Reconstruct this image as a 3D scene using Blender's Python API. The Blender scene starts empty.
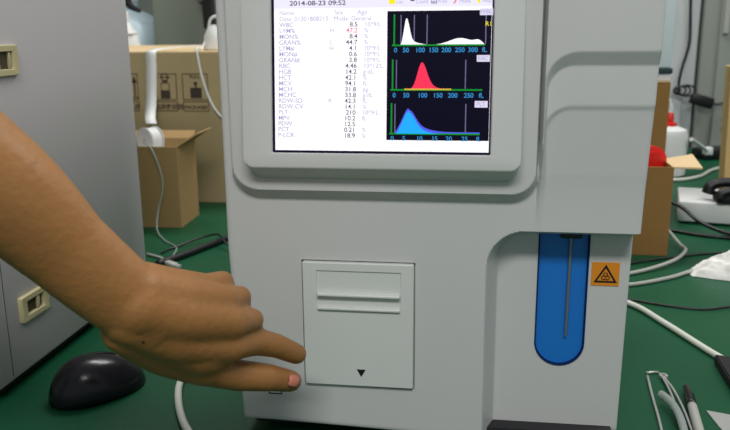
import bpy, bmesh, math, random
import numpy as np
from mathutils import Vector, Matrix, noise

S = bpy.context.scene
C = bpy.context.collection
random.seed(4)

# ---------------------------------------------------------------- camera
CAM = Vector((.0363, -.6705, .3883)); FOCAL = 780.0
YAW, PITCH, ROLL = -.1395, .2376, -.0093
fw = Vector((math.sin(YAW)*math.cos(PITCH), math.cos(YAW)*math.cos(PITCH), -math.sin(PITCH)))
r0 = Vector((math.cos(YAW), -math.sin(YAW), 0)); u0 = r0.cross(fw)
cr, sr = math.cos(ROLL), math.sin(ROLL)
rt = r0*cr + u0*sr; up = u0*cr - r0*sr
cd = bpy.data.cameras.new('camera'); cam = bpy.data.objects.new('camera', cd); C.objects.link(cam)
cam.matrix_world = Matrix(((rt.x, up.x, -fw.x, CAM.x), (rt.y, up.y, -fw.y, CAM.y), (rt.z, up.z, -fw.z, CAM.z), (0, 0, 0, 1)))
cd.sensor_width = 36; cd.lens = FOCAL/730*36; cd.clip_start = .02; cd.clip_end = 50
cd.dof.use_dof = True; cd.dof.focus_distance = .75; cd.dof.aperture_fstop = 10.0
S.camera = cam

# ---------------------------------------------------------------- light
w = bpy.data.worlds.new('world'); S.world = w; w.use_nodes = True
w.node_tree.nodes['Background'].inputs[0].default_value = (.88, .94, 1.0, 1)
w.node_tree.nodes['Background'].inputs[1].default_value = .28
def area(name, loc, target, sx, sy, power, col=(1, .985, .96)):
    l = bpy.data.lights.new(name, 'AREA'); l.shape = 'RECTANGLE'; l.size = sx; l.size_y = sy
    l.energy = power; l.color = col
    o = bpy.data.objects.new(name, l); C.objects.link(o); o.location = loc
    o.rotation_euler = (Vector(target)-Vector(loc)).to_track_quat('-Z', 'Y').to_euler()
    return o
area('ceiling_light_front', (.15, -1.75, 2.1), (.1, .1, .1), 1.4, .35, 38)
area('fill_light_right', (1.5, .5, 2.1), (-.2, .2, .1), .5, 1.4, 20)  # added fill that brightens the left cabinet's side face, not a known lamp
area('ceiling_light_back', (-.2, 1.5, 2.2), (-.2, 1.3, 0), 1.6, .5, 36)
S.view_settings.view_transform = 'Standard'; S.view_settings.look = 'None'
S.view_settings.exposure = 0; S.view_settings.gamma = 1

# ---------------------------------------------------------------- helpers
def lin(c): return tuple(((v/255)/12.92 if v/255 <= .04045 else ((v/255+.055)/1.055)**2.4) for v in c)+(1,)
def mat(name, rgb, rough=.5, metal=0, var=.06, scale=30, bump=0, bscale=200, spec=.5, trans=0, alpha=1, sss=0, coat=0, stretch=(1, 1, 1)):
    m = bpy.data.materials.new(name); m.use_nodes = True; n = m.node_tree.nodes; L = m.node_tree.links
    b = n['Principled BSDF']; c = lin(rgb)
    b.inputs['Roughness'].default_value = rough; b.inputs['Metallic'].default_value = metal
    b.inputs['Specular IOR Level'].default_value = spec
    b.inputs['Transmission Weight'].default_value = trans; b.inputs['Alpha'].default_value = alpha
    b.inputs['Coat Weight'].default_value = coat
    if sss:
        b.inputs['Subsurface Weight'].default_value = sss; b.inputs['Subsurface Radius'].default_value = (.01, .004, .002)
        b.inputs['Subsurface Scale'].default_value = .6
    tc = n.new('ShaderNodeTexCoord'); mp = n.new('ShaderNodeMapping'); mp.inputs['Scale'].default_value = stretch
    L.new(tc.outputs['Object'], mp.inputs[0])
    t = n.new('ShaderNodeTexNoise'); t.inputs['Scale'].default_value = scale; t.inputs['Detail'].default_value = 4
    L.new(mp.outputs[0], t.inputs['Vector'])
    r = n.new('ShaderNodeMix'); r.data_type = 'RGBA'
    r.inputs[6].default_value = tuple(v*(1-var) for v in c[:3])+(1,); r.inputs[7].default_value = tuple(min(1, v*(1+var)) for v in c[:3])+(1,)
    L.new(t.outputs['Fac'], r.inputs[0]); L.new(r.outputs[2], b.inputs['Base Color'])
    if bump:
        t2 = n.new('ShaderNodeTexNoise'); t2.inputs['Scale'].default_value = bscale; L.new(mp.outputs[0], t2.inputs['Vector'])
        bp = n.new('ShaderNodeBump'); bp.inputs['Strength'].default_value = bump; bp.inputs['Distance'].default_value = .002
        L.new(t2.outputs['Fac'], bp.inputs['Height']); L.new(bp.outputs[0], b.inputs['Normal'])
    return m
def emis(name, rgb, k=1.0):
    m = bpy.data.materials.new(name); m.use_nodes = True; b = m.node_tree.nodes['Principled BSDF']
    b.inputs['Base Color'].default_value = (0, 0, 0, 1); b.inputs['Roughness'].default_value = .4
    b.inputs['Specular IOR Level'].default_value = .1
    b.inputs['Emission Color'].default_value = lin(rgb); b.inputs['Emission Strength'].default_value = k
    return m
def link(name, bm, mats, parent=None, smooth=False, loc=None, normals=True):
    me = bpy.data.meshes.new(name)
    if normals: bmesh.ops.recalc_face_normals(bm, faces=bm.faces[:])
    bm.to_mesh(me); bm.free()
    if not isinstance(mats, (list, tuple)): mats = [mats]
    for m in mats: me.materials.append(m)
    if smooth:
        for p in me.polygons: p.use_smooth = True
        if smooth != 'all': me.set_sharp_from_angle(angle=math.radians(38))
    o = bpy.data.objects.new(name, me); C.objects.link(o)
    if parent: o.parent = parent
    if loc is not None: o.location = loc
    return o
def tag(o, label=None, cat=None, group=None, kind=None):
    if label: o['label'] = label
    if cat: o['category'] = cat
    if group: o['group'] = group
    if kind: o['kind'] = kind
    return o
def thing(name, label, cat, loc=(0, 0, 0), rz=0, group=None):
    o = bpy.data.objects.new(name, None); C.objects.link(o); o.location = loc; o.rotation_euler.z = rz
    o.empty_display_size = .02
    return tag(o, label, cat, group)
def nb(): return bmesh.new()
def bx(bm, x0, x1, y0, y1, z0, z1, bev=0, seg=2, mi=0, M=None):
    vs = [bm.verts.new((x, y, z)) for x in (x0, x1) for y in (y0, y1) for z in (z0, z1)]
    fs = [bm.faces.new([vs[i] for i in f]) for f in ((0, 1, 3, 2), (4, 6, 7, 5), (0, 4, 5, 1), (2, 3, 7, 6), (0, 2, 6, 4), (1, 5, 7, 3))]
    bmesh.ops.recalc_face_normals(bm, faces=fs)
    es = list({e for f in fs for e in f.edges})
    if bev:
        r = bmesh.ops.bevel(bm, geom=es, offset=bev, segments=seg, profile=.5, affect='EDGES')
        fs = list({f for f in r['faces']} | {f for f in fs if f.is_valid})
        allf = set(fs)
        for f in fs:
            for v in f.verts:
                allf |= set(v.link_faces)
        fs = list(allf)
    for f in fs: f.material_index = mi
    if M is not None:
        bmesh.ops.transform(bm, matrix=M, verts=list({v for f in fs for v in f.verts}))
    return fs
def quad(bm, pts, mi=0):
    f = bm.faces.new([bm.verts.new(p) for p in pts]); f.material_index = mi; return f
def spline(pts, n=8):
    P = [Vector(p) for p in pts]
    if len(P) < 3: return P
    out = []
    for i in range(len(P)-1):
        a = P[i-1] if i else P[0]*2-P[1]; b, c = P[i], P[i+1]; d = P[i+2] if i+2 < len(P) else P[-1]*2-P[-2]
        for k in range(n):
            t = k/n
            out.append(.5*((2*b)+(c-a)*t+(2*a-5*b+4*c-d)*t*t+(3*b-a-3*c+d)*t**3))
    out.append(P[-1]); return out
def tube(bm, pts, r, seg=12, n=8, mi=0, cap=True, flat=None, smooth_pts=True):
    P = spline(pts, n) if smooth_pts else [Vector(p) for p in pts]
    m = len(P); rr = r if isinstance(r, (list, tuple)) else [r]*2
    rings = []; nrm = None
    for i, p in enumerate(P):
        t = (P[min(i+1, m-1)]-P[max(i-1, 0)]).normalized()
        if nrm is None:
            nrm = t.orthogonal().normalized()
            if flat is not None: nrm = (Vector(flat)-t*Vector(flat).dot(t)).normalized()
        nrm = (nrm-t*nrm.dot(t)).normalized(); b = t.cross(nrm)
        f = i/(m-1)*(len(rr)-1); k = min(int(f), len(rr)-2); R_ = rr[k]+(rr[k+1]-rr[k])*(f-k)
        rings.append([bm.verts.new(p+nrm*math.cos(a)*R_+b*math.sin(a)*R_) for a in [2*math.pi*j/seg for j in range(seg)]])
    for i in range(m-1):
        for j in range(seg):
            f = bm.faces.new((rings[i][j], rings[i][(j+1) % seg], rings[i+1][(j+1) % seg], rings[i+1][j])); f.material_index = mi
    if cap:
        for rg in (rings[0], rings[-1]): bm.faces.new(rg).material_index = mi
def lathe(bm, prof, c=(0, 0, 0), seg=32, mi=0, axis='Z', M=None, sx=1, sy=1):
    rings = []; new = []
    for r, z in prof:
        if r < 1e-6: rings.append([bm.verts.new((0, 0, z))])
        else: rings.append([bm.verts.new((r*sx*math.cos(2*math.pi*j/seg), r*sy*math.sin(2*math.pi*j/seg), z)) for j in range(seg)])
        new += rings[-1]
    for a, b in zip(rings, rings[1:]):
        for j in range(seg):
            k = (j+1) % seg
            if len(a) == 1 and len(b) == 1: continue
            if len(a) == 1: f = bm.faces.new((a[0], b[j], b[k]))
            elif len(b) == 1: f = bm.faces.new((a[j], a[k], b[0]))
            else: f = bm.faces.new((a[j], a[k], b[k], b[j]))
            f.material_index = mi
    T = Matrix.Translation(c)
    if axis == 'Y': T = T @ Matrix.Rotation(math.pi/2, 4, 'X')
    if axis == 'X': T = T @ Matrix.Rotation(math.pi/2, 4, 'Y')
    if M is not None: T = M @ T
    bmesh.ops.transform(bm, matrix=T, verts=new)
def rrect(x0, x1, z0, z1, r, n=8):
    out = []
    rs = r if isinstance(r, (tuple, list)) else (r,)*4
    for (cx, cz, a0, q) in ((x1, z1, 0, rs[0]), (x0, z1, 90, rs[1]), (x0, z0, 180, rs[2]), (x1, z0, 270, rs[3])):
        sx = -1 if cx == x1 else 1; sz = -1 if cz == z1 else 1
        for k in range(n+1):
            a = math.radians(a0+90*k/n); out.append((cx+sx*q+q*math.cos(a), cz+sz*q+q*math.sin(a)))
    return out
def loops(bm, rings, mi=0, capf=False, capb=False, T=lambda p: p):
    R_ = [[bm.verts.new(T(p)) for p in rg] for rg in rings]
    n = len(R_[0])
    for a, b in zip(R_, R_[1:]):
        for j in range(n):
            f = bm.faces.new((a[j], a[(j+1) % n], b[(j+1) % n], b[j])); f.material_index = mi
    if capb: bm.faces.new(R_[0]).material_index = mi
    if capf: bm.faces.new(R_[-1]).material_index = mi
def text_into(bm, s, T, x, z, size, mi, w=0, align='LEFT', bold=0, stretch=1.0):
    cu = bpy.data.curves.new('t', 'FONT'); cu.body = s; cu.size = size; cu.align_x = align; cu.align_y = 'CENTER'; cu.offset = bold
    ob = bpy.data.objects.new('t', cu); C.objects.link(ob)
    dg = bpy.context.evaluated_depsgraph_get(); me = bpy.data.meshes.new_from_object(ob.evaluated_get(dg))
    base = len(bm.verts); vs = [bm.verts.new(T((x+v.co.x*stretch, z+v.co.y, w))) for v in me.vertices]
    for p in me.polygons:
        try: bm.faces.new([vs[i] for i in p.vertices]).material_index = mi
        except ValueError: pass
    bpy.data.objects.remove(ob); bpy.data.curves.remove(cu); bpy.data.meshes.remove(me)

# ---------------------------------------------------------------- materials
M_body = mat('analyzer_plastic', (202, 203, 201), .38, var=.015, bump=.05, bscale=900, spec=.45)
M_bezel = mat('bezel_plastic', (206, 208, 205), .36, var=.012, bump=.04, bscale=900, spec=.45)
M_door = mat('door_plastic', (213, 217, 213), .32, var=.01, spec=.5)
M_dark = mat('dark_plastic', (22, 22, 24), .5)
M_gap = mat('dark_gap', (35, 35, 38), .8)
M_rubber = mat('black_rubber', (14, 14, 15), .75)
M_blue = mat('blue_plastic', (24, 116, 204), .45, var=.03, spec=.5)
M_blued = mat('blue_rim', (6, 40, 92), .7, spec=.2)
M_steel = mat('steel', (200, 200, 196), .35, .6, var=.05)
M_probe = mat('probe_steel', (140, 145, 150), .35, .6)
M_orange = mat('label_orange', (226, 140, 28), .5, var=.04)
M_ink = mat('black_ink', (18, 16, 14), .6)
M_bench = mat('green_bench_top', (15, 76, 48), .45, var=.16, scale=9, bump=.15, bscale=60, spec=.22)
M_cab = mat('grey_cabinet_paint', (186, 182, 182), .5, var=.02, scale=5, spec=.3)
M_beige = mat('beige_plastic', (190, 180, 138), .5)
M_card = mat('cardboard', (164, 136, 92), .85, var=.07, scale=14, spec=.15, stretch=(1, 1, 6))
M_cardbig = mat('carton_board', (172, 154, 116), .85, var=.05, scale=10, spec=.15, stretch=(1, 1, 5))
M_cardtop = mat('carton_top_board', (214, 188, 146), .8, var=.04, scale=10, spec=.15)
M_cardb = mat('brown_board', (142, 108, 62), .85, var=.08, scale=12, spec=.15, stretch=(1, 1, 5))
M_print = mat('carton_print', (62, 52, 40), .8)
M_recess = mat('latch_recess_shade', (70, 62, 44), .7)
M_white = mat('white_plastic', (222, 224, 222), .4, var=.02)
M_strap = mat('white_strap', (226, 228, 226), .5, var=.03)
M_tube = mat('milky_tube', (206, 208, 196), .35, var=.04)
M_tubeg = mat('grey_cable', (168, 170, 162), .45, var=.04)
M_blk = mat('black_cable', (16, 17, 20), .4)
M_red = mat('red_plastic', (214, 30, 24), .35, var=.03)
M_mouse = mat('mouse_black', (22, 20, 26), .25, var=.04, spec=.45)
M_wall = mat('wall_paint', (140, 148, 142), .8, var=.03, scale=3)
M_floor = mat('floor_paint', (96, 100, 98), .6)
M_greyg = mat('grey_green_paint', (128, 134, 122), .6, var=.03, scale=4)
M_greyc = mat('grey_steel_paint', (144, 150, 142), .55, var=.03, scale=4)
M_whitep = mat('white_panel_paint', (196, 200, 200), .55, var=.02, scale=4)
M_pale = mat('pale_casing', (206, 220, 222), .45, var=.02)
M_tealdk = mat('dark_teal_plastic', (26, 52, 56), .5)
M_water = mat('blue_tinted_plastic', (206, 226, 234), .25, var=.03)
M_tissue = mat('tissue_paper', (232, 230, 224), .9, var=.02, bump=.4, bscale=120, spec=.1)
M_wood = mat('pale_wood', (198, 170, 116), .7, var=.12, scale=20, stretch=(3, 3, .4), spec=.2)
M_clear = mat('clear_tube', (190, 200, 196), .15, var=.02, trans=.5)
M_pencap = mat('pen_black', (20, 20, 22), .3)
M_skin = mat('skin', (158, 110, 62), .45, var=.12, scale=26, bump=.28, bscale=170, spec=.45, sss=.10)
M_nail = mat('nail', (206, 124, 104), .3, sss=.1)

# ================================================================ the room
def struct(name, bm, m, **k): return tag(link(name, bm, m, **k), kind='structure')
b = nb(); bx(b, -5, 5, -3, 4.05, -.80, -.75); struct('floor', b, M_floor)
b = nb(); bx(b, -5, 5, 4.0, 4.1, -.75, 2.6); struct('wall_back', b, M_wall)
b = nb(); bx(b, -2.35, -2.25, -3, 4.0, -.75, 2.6); struct('wall_left', b, M_wall)

# ================================================================ bench
t = thing('workbench', 'long workbench with a green rubber top under all the equipment', 'table', (0, 0, -.75))
b = nb(); bx(b, -1.9, 1.5, -.9, 1.93, .715, .75, .004); link('bench_top', b, M_bench, t)
for x in (-1.8, 1.4):
    for y in (-.82, 1.85):
        b = nb(); bx(b, x-.03, x+.03, y-.03, y+.03, 0, .715, .003); link('leg', b, M_greyc, t)

# ================================================================ analyzer
an = thing('blood_analyzer', 'large pale grey blood analyzer with colour screen and blue sample bay', 'analyzer')
def ss(t): t = np.clip(t, 0, 1); return t*t*(3-2*t)
def sdr(x, z, x0, x1, z0, z1, r):
    cx, cz = (x0+x1)/2, (z0+z1)/2; dx = np.abs(x-cx)-(x1-x0)/2+r; dz = np.abs(z-cz)-(z1-z0)/2+r
    return np.hypot(np.maximum(dx, 0), np.maximum(dz, 0))+np.minimum(np.maximum(dx, dz), 0)-r
def ramp(outer, inner): # 0 outside the outer outline, 1 inside the inner one
    a = np.maximum(-outer, 0); c = np.maximum(inner, 0); return a/(a+c+1e-9)
DX0, DX1, DZ0, DZ1 = -.1158, -.0137, .0595, .1800
def sp(a, c, n, extra=()):
    s = set(np.round(np.linspace(a, c, n), 6)) | set(extra); s = sorted(s)
    out = [s[0]]
    for v in s[1:]:
        if v-out[-1] > .00025: out.append(v)
    return np.array(out)
xs = sp(-.1815, .1805, 350, (DX0-.0012, DX0-.0009, DX1+.0009, DX1+.0012))
zs = sp(.0165, .47, 430, (DZ0-.0012, DZ0-.0009, DZ1+.0009, DZ1+.0012))
X, Z = np.meshgrid(xs, zs, indexing='ij')
p = np.zeros_like(X)
p += .0105*np.clip(ramp(sdr(X, Z, -.1740, .0925, .2380, .9, .024), sdr(X, Z, -.1710, .0895, .2480, .9, .020)), 0, 1)
pan = .012*(.35+.65*np.clip((Z-.235)/.08, 0, 1))*np.clip((Z-.20)/.05, 0, 1)
recA = .0065*(ramp(sdr(X, Z, .0935, .5, -.5, .367, .026), sdr(X, Z, .0965, .5, -.5, .3555, .020)))
recB = .0014*(ramp(sdr(X, Z, .0950, .5, -.5, .3235, .022), sdr(X, Z, .0970, .5, -.5, .3195, .019)))
slope = np.clip((Z-.212)/(.3215-.212), 0, 1)
under = ramp(sdr(X, Z, .0935, .5, -.5, .3235, .022), sdr(X, Z, .0985, .5, -.5, .318, .017))
fade = np.clip((X-.0915)/(.0015+.012*(1-slope)**2), 0, 1)
p = np.where(X > .0915, np.clip((Z-.214)/.05, 0, 1)*fade*(.0155-recA-recB)*(1-under*(1-slope**1.6)), p)
groove = np.exp(-((X-.0915)/.0011)**2)*np.clip((Z-.262)/.01, 0, 1)*.004
p -= groove
bay = ramp(sdr(X, Z, .0505-.012*0, .6, -.5, .2130, .034), sdr(X, Z, .0615, .6, -.5, .2035, .024))
p -= .030*np.clip(bay*1.0, 0, 1)
drop = (X > DX0-.00105) & (X < DX1+.00105) & (Z > DZ0-.00105) & (Z < DZ1+.00105)
p = np.where(drop, -.004, p)
wd = (np.abs(X-.1205) < .0221) & (Z > .0985) | (np.hypot(X-.1205, Z-.0985) < .0222)
wd &= Z < .2042
p = np.where(wd, -.046, p)
er = .005
def edge(d): d = np.clip(d, 0, er); return er-np.sqrt(er*er-(er-d)**2)
p = np.where((X > -.150) & (X < .066) & (Z > .29), -.014, p)
p -= edge(X+.1815)*.7+edge(.1805-X)*.5+edge(Z-.0165)*.6
b = nb(); nx, nz = X.shape
lt = np.clip((X+.150)/-.0315, 0, 1); rg = np.clip((X-.10)/.0805, 0, 1)
XW = X-lt*(.0075*np.clip((Z-.02)/.17, 0, 1)-.002)+rg*(.0025*np.clip((Z-.2)/.15, 0, 1)-.002*np.clip((.2-Z)/.18, 0, 1))
ZW = Z-.0080*np.clip((X+.15)/.23, 0, 1)*np.clip(1-(Z-.0165)/.06, 0, 1)
V = [[b.verts.new((XW[i, j], -p[i, j], ZW[i, j])) for j in range(nz)] for i in range(nx)]
for i in range(nx-1):
    for j in range(nz-1):
        b.faces.new((V[i][j], V[i+1][j], V[i+1][j+1], V[i][j+1]))
be = [V[i][0] for i in range(nx)]+[V[nx-1][j] for j in range(1, nz)]+[V[i][nz-1] for i in range(nx-2, -1, -1)]+[V[0][j] for j in range(nz-2, 0, -1)]
bk = [b.verts.new((v.co.x, .42, v.co.z)) for v in be]
for i in range(len(be)):
    k = (i+1) % len(be); b.faces.new((be[i], bk[i], bk[k], be[k]))
b.faces.new(bk)
link('housing', b, M_body, an, smooth=True)

# screen bezel, leaning back
A8 = math.radians(6)
def TB(q): # u, v, w -> analyzer space (w towards the viewer)
    u, v, ww = q; return (u, -.028+v*math.sin(A8)-ww*math.cos(A8), .266+v*math.cos(A8)+ww*math.sin(A8))
SU0, SU1, SV0, SV1 = -.1337, .0502, .0182, .1562
def ring(x0, x1, z0, z1, r, w_): return [(a, c, w_) for a, c in rrect(x0, x1, z0, z1, r, 8)]
b = nb()
loops(b, [ring(-.1580, .0740, -.0055, .1835, .012, -.034), ring(-.1580, .0740, -.0055, .1835, .012, -.0175), ring(-.1582, .0742, -.0048, .1840, .012, -.0160),
          ring(-.1598, .0757, .0040, .185, .009, -.0016), ring(-.1596, .0755, .0050, .1848, .0088, -.0004), ring(-.1586, .0746, .0062, .184, .008, 0),
          ring(SU0-.0012, SU1+.0012, SV0-.0012, SV1+.0012, .0015, 0), ring(SU0, SU1, SV0, SV1, .001, -.0025)], T=TB)
link('screen_bezel', b, M_bezel, an, smooth=True)
# the screen: one lit mesh with its picture in thin layers
cols = [('screen_frame', (26, 20, 48), .8), ('screen_white', (255, 253, 255), 1.12), ('screen_lavender', (226, 220, 246), 1.0), ('screen_chart', (14, 12, 34), .8),
        ('screen_red', (255, 56, 92), 1.0), ('screen_blue', (38, 176, 255), 1.0), ('screen_green', (24, 150, 50), .9), ('screen_cyan', (60, 150, 215), .9),
        ('screen_grey', (120, 112, 150), .9), ('screen_yellow', (255, 240, 30), 1.0), ('screen_text', (176, 168, 210), 1.0), ('screen_value', (96, 90, 112), 1.0),
        ('screen_redtext', (240, 110, 140), 1.0), ('screen_indigo', (84, 96, 240), 1.0), ('screen_pale', (238, 234, 252), 1.05), ('screen_amber', (225, 180, 70), 1.0)]
MS = [emis(n, c, k) for n, c, k in cols]; SI = {n[7:]: i for i, (n, c, k) in enumerate(cols)}
b = nb()
def su(x): return -.13275+(x-273.5)*.0008415
def sv(y): return .0191+(152-y)*.000822
def srect(x0, x1, y0, y1, c, w_): quad(b, [TB((su(x0), sv(y1), w_)), TB((su(x1), sv(y1), w_)), TB((su(x1), sv(y0), w_)), TB((su(x0), sv(y0), w_))], SI[c])
def stext(s, x, y, size, c, align='LEFT', st=1.0, bold=0): text_into(b, s, TB, su(x), sv(y), size*.00084*1.35, SI[c], -.0008, align, bold, st)
def spoly(pts, c, w_=-.0011):
    base = pts[0][1]
    for (x0, y0, b0), (x1, y1, b1) in zip(pts, pts[1:]):
        quad(b, [TB((su(x0), sv(b0), w_)), TB((su(x1), sv(b1), w_)), TB((su(x1), sv(y1), w_)), TB((su(x0), sv(y0), w_))], SI[c])
srect(272.2, 491.2, -14.2, 153.4, 'frame', -.002)
srect(275, 489.6, -12, 150.8, 'white', -.0018)
srect(275, 489.6, -12, 7.5, 'pale', -.0016)
srect(388.5, 489.3, 11, 139.3, 'chart', -.0015)
for x0, y0, s in ((478, 9.5, 'WBC'), (476, 54.5, 'RBC'), (475, 99.5, 'PLT')):
    srect(x0, x0+12.5, y0, y0+6.5, 'lavender', -.0012); stext(s, x0+6, y0+3.3, 4, 'text', 'CENTER')
def hist(x0, xb, yb, yt, labels, lx, vl, ly):
    srect(x0-.8, x0+.8, yt, yb, 'green', -.0012); srect(x0-2, xb, yb-.7, yb+.9, 'green', -.001)
    for v in vl: srect(v-.5, v+.5, yt+.5, yb-1, 'grey', -.0013)
    for s, x in zip(labels, lx): stext(s, x, ly, 4.7, 'cyan', 'CENTER', 1.0, .0001)
hist(395.5, 483.5, 44.6, 14.5, ['0', '50', '100', '150', '200', '250', '300', 'fL'], [397, 407, 421, 434, 446.5, 459.5, 472, 483], [402, 415, 427.5, 484], 49.6)
hist(394.3, 482, 88.6, 58.5, ['0', '50', '100', '150', '200', '250', 'fL'], [396, 408, 424, 439, 453.5, 469, 481], [398, 465.5], 94.3)
hist(393.5, 480.5, 132.6, 102, ['0', '5', '10', '15', '20', '25', 'fL'], [394.5, 406, 421.5, 436.5, 450.5, 466, 479.5], [397, 466.5], 137.6)
def g(x, m, s): return math.exp(-((x-m)/s)**2)
spoly([(x, 44.5-(26.5*(g(x, 407.5, 3.3) if x < 407.5 else .84*g(x, 407.5, 4.0)+.16*g(x, 407.5, 14))+6.6*g(x, 460, 15)+3.4*g(x, 477, 5))*min(1, (x-400.5)/3, (484-x)/2.5), 44.5) for x in np.linspace(400.8, 483.8, 90)], 'white')
spoly([(x, 88.5-27*(g(x, 423, 6.0) if x < 423 else .8*g(x, 423, 7)+.2*g(x, 423, 15)), 88.5) for x in np.linspace(407, 452, 70)], 'red')
srect(406, 452, 87.4, 88.8, 'amber', -.0009)
spoly([(x, 132.4-24*(g(x, 411, 8.6) if x < 411 else .62*g(x, 411, 8.5)+.30*g(x, 411, 20))*min(1, (x-396.5)/4)-1.6, 132.4) for x in np.linspace(397, 480.5, 90)], 'indigo', -.0011)
spoly([(x, 133-23.4*(g(x, 411, 8.2) if x < 411 else .62*g(x, 411, 8)+.30*g(x, 411, 18))*min(1, (x-397.2)/4), 132.6) for x in np.linspace(398, 445, 70)], 'blue', -.0009)
stext('R1', 486.5, 24.5, 4.5, 'yellow', 'CENTER')
stext('2014-08-23 09:52', 291, 2.6, 4.7, 'value', 'LEFT', 1.25, .0001)
stext('Name', 280.5, 12, 4.6, 'text'); stext('Sex', 336, 12, 4.6, 'text'); stext('Age', 359, 12, 4.6, 'text')
stext('Date: 01201808213', 280.5, 18, 4.6, 'text'); stext('Mode: General', 335.5, 18, 4.6, 'text')
rows = [('WBC', '', '8.5', '10^9/L'), ('LYM%', 'H', '47.2', '%'), ('MON%', '', '8.4', '%'), ('GRAN%', 'L', '44.7', '%'), ('LYM#', 'H', '4.1', '10^9/L'), ('MON#', '', '0.6', '10^9/L'),
        ('GRAN#', '', '3.8', '10^9/L'), ('RBC', '', '4.46', '10^12/L'), ('HGB', '', '14.2', 'g/dL'), ('HCT', '', '42.1', '%'), ('MCV', '', '94.1', 'fL'), ('MCH', '', '31.8', 'pg'),
        ('MCHC', '', '33.8', 'g/dL'), ('RDW-SD', 'R', '42.3', 'fL'), ('RDW-CV', '', '14.1', '%'), ('PLT', '', '210', '10^9/L'), ('MPV', '', '10.2', 'fL'), ('PDW', '', '12.5', ''), ('PCT', '', '0.21', '%'), ('P-LCR', '', '18.9', '%')]
for i, (a, fl, v, un) in enumerate(rows):
    y = 23.9+i*5.86; o = -i*.12
    stext(a, 280.5+o, y, 4.7, 'text', 'LEFT', 1, .00004)
    if fl: stext(fl, 331.5+o, y, 4.5, 'text')
    stext(v, 359.5+o, y, 4.7, 'redtext' if i == 1 else 'value', 'RIGHT', 1.05, .00006); stext(un, 366+o, y, 4.5, 'text')
srect(390, 396, -.5, 4.2, 'yellow', -.0012); srect(411, 415, -2, 1.6, 'value', -.0012)
for s, x in (('List', 397), ('Count', 416), ('Print', 437), ('Mode', 458), ('Help', 480)): stext(s, x, 2.3, 3.7, 'text', 'LEFT', .95)
for k in range(5): srect(431+k*1.2, 431.7+k*1.2, 1+(k % 2), 4.5, 'grey', -.0012)
quad(b, [TB((su(x), sv(y), -.0012)) for x, y in ((452.2, 4.5), (453.8, 4.5), (456.8, -1), (455.4, -1))], SI['redtext'])
quad(b, [TB((su(x), sv(y), -.0012)) for x, y in ((476, 4.5), (477.5, 4.5), (478.5, -.5), (474.5, -.5))], SI['yellow'])
link('screen', b, MS, an, normals=False)

# front door, with finger grip and arrow
b = nb(); T = lambda q: (q[0], q[2], q[1])
def dr(x0, x1, z0, z1, r, y): return [(a, c, y) for a, c in rrect(x0, x1, z0, z1, r, 3)]
loops(b, [dr(DX0, DX1, DZ0, DZ1, .0012, .0035), dr(DX0, DX1, DZ0, DZ1, .0012, -.0030), dr(DX0+.0008, DX1-.0008, DZ0+.0008, DZ1-.0008, .0012, -.0040)], T=T)
fx0, fx1 = -.1030, -.0250
# face with a shallow upper panel, then the grip: lip, groove, lip
loops(b, [dr(DX0+.0008, DX1-.0008, DZ0+.0008, DZ1-.0008, .0012, -.0040), dr(fx0, fx1, .1345, .1725, .0008, -.0040), dr(fx0+.0006, fx1-.0006, .1351, .1717, .0008, -.0028), dr(fx0+.002, fx1-.002, .1513, .1705, .0008, -.0028)], T=T, capf=True)
link('front_door', b, M_door, an, smooth=True)
door = an.children[-1]
b = nb()
bx(b, fx0+.001, fx1-.001, -.0078, -.0020, .1485, .1512, .0009, 3)
bx(b, fx0+.001, fx1-.001, -.0066, -.0020, .1350, .1378, .0009, 3)
quad(b, [(fx0+.001, -.0024, .1372), (fx1-.001, -.0024, .1372), (fx1-.001, -.0006, .1435), (fx0+.001, -.0006, .1435)])
quad(b, [(fx0+.001, -.0006, .1435), (fx1-.001, -.0006, .1435), (fx1-.001, -.0042, .1495), (fx0+.001, -.0042, .1495)])
link('finger_grip', b, M_door, door, smooth=True)
b = nb(); f = b.faces.new([b.verts.new(q) for q in ((-.0664, -.0042, .0768), (-.0622, -.0042, .0692), (-.0580, -.0042, .0768))])
r_ = bmesh.ops.extrude_face_region(b, geom=[f]); bmesh.ops.translate(b, verts=[v for v in r_['geom'] if isinstance(v, bmesh.types.BMVert)], vec=(0, .0004, 0))
link('arrow_mark', b, M_ink, door)

# blue sample bay window: stadium-ended trough
b = nb()
def stad(hw, top, cz, r, y, n=20):
    pts = [(.1205+hw, y, top)]+[(.1205-hw, y, top)]
    arc = [(.1205-r*math.cos(math.pi*k/n), y, cz-r*math.sin(math.pi*k/n)) for k in range(n+1)]
    return pts+arc
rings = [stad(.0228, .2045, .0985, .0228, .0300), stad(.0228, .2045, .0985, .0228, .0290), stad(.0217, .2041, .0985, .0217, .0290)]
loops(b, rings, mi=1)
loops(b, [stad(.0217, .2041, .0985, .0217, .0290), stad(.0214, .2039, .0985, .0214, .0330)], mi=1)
loops(b, [stad(.0214, .2039, .0985, .0214, .0330), stad(.0212, .2038, .0985, .0212, .0333)], mi=0, capf=True)
link('sample_bay', b, [M_blue, M_blued], an, smooth=True)
bayo = an.children[-1]
b = nb(); tube(b, [(.1265, .0305, .2038), (.1262, .0305, .12), (.1258, .0305, .105)], [.0014, .0014, .0011], 10, 2); link('probe', b, M_probe, bayo, smooth=True)
b = nb(); bx(b, .117, .136, .028, .0333, .2000, .2038, .001); link('probe_mount', b, M_dark, bayo, smooth=True)
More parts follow.
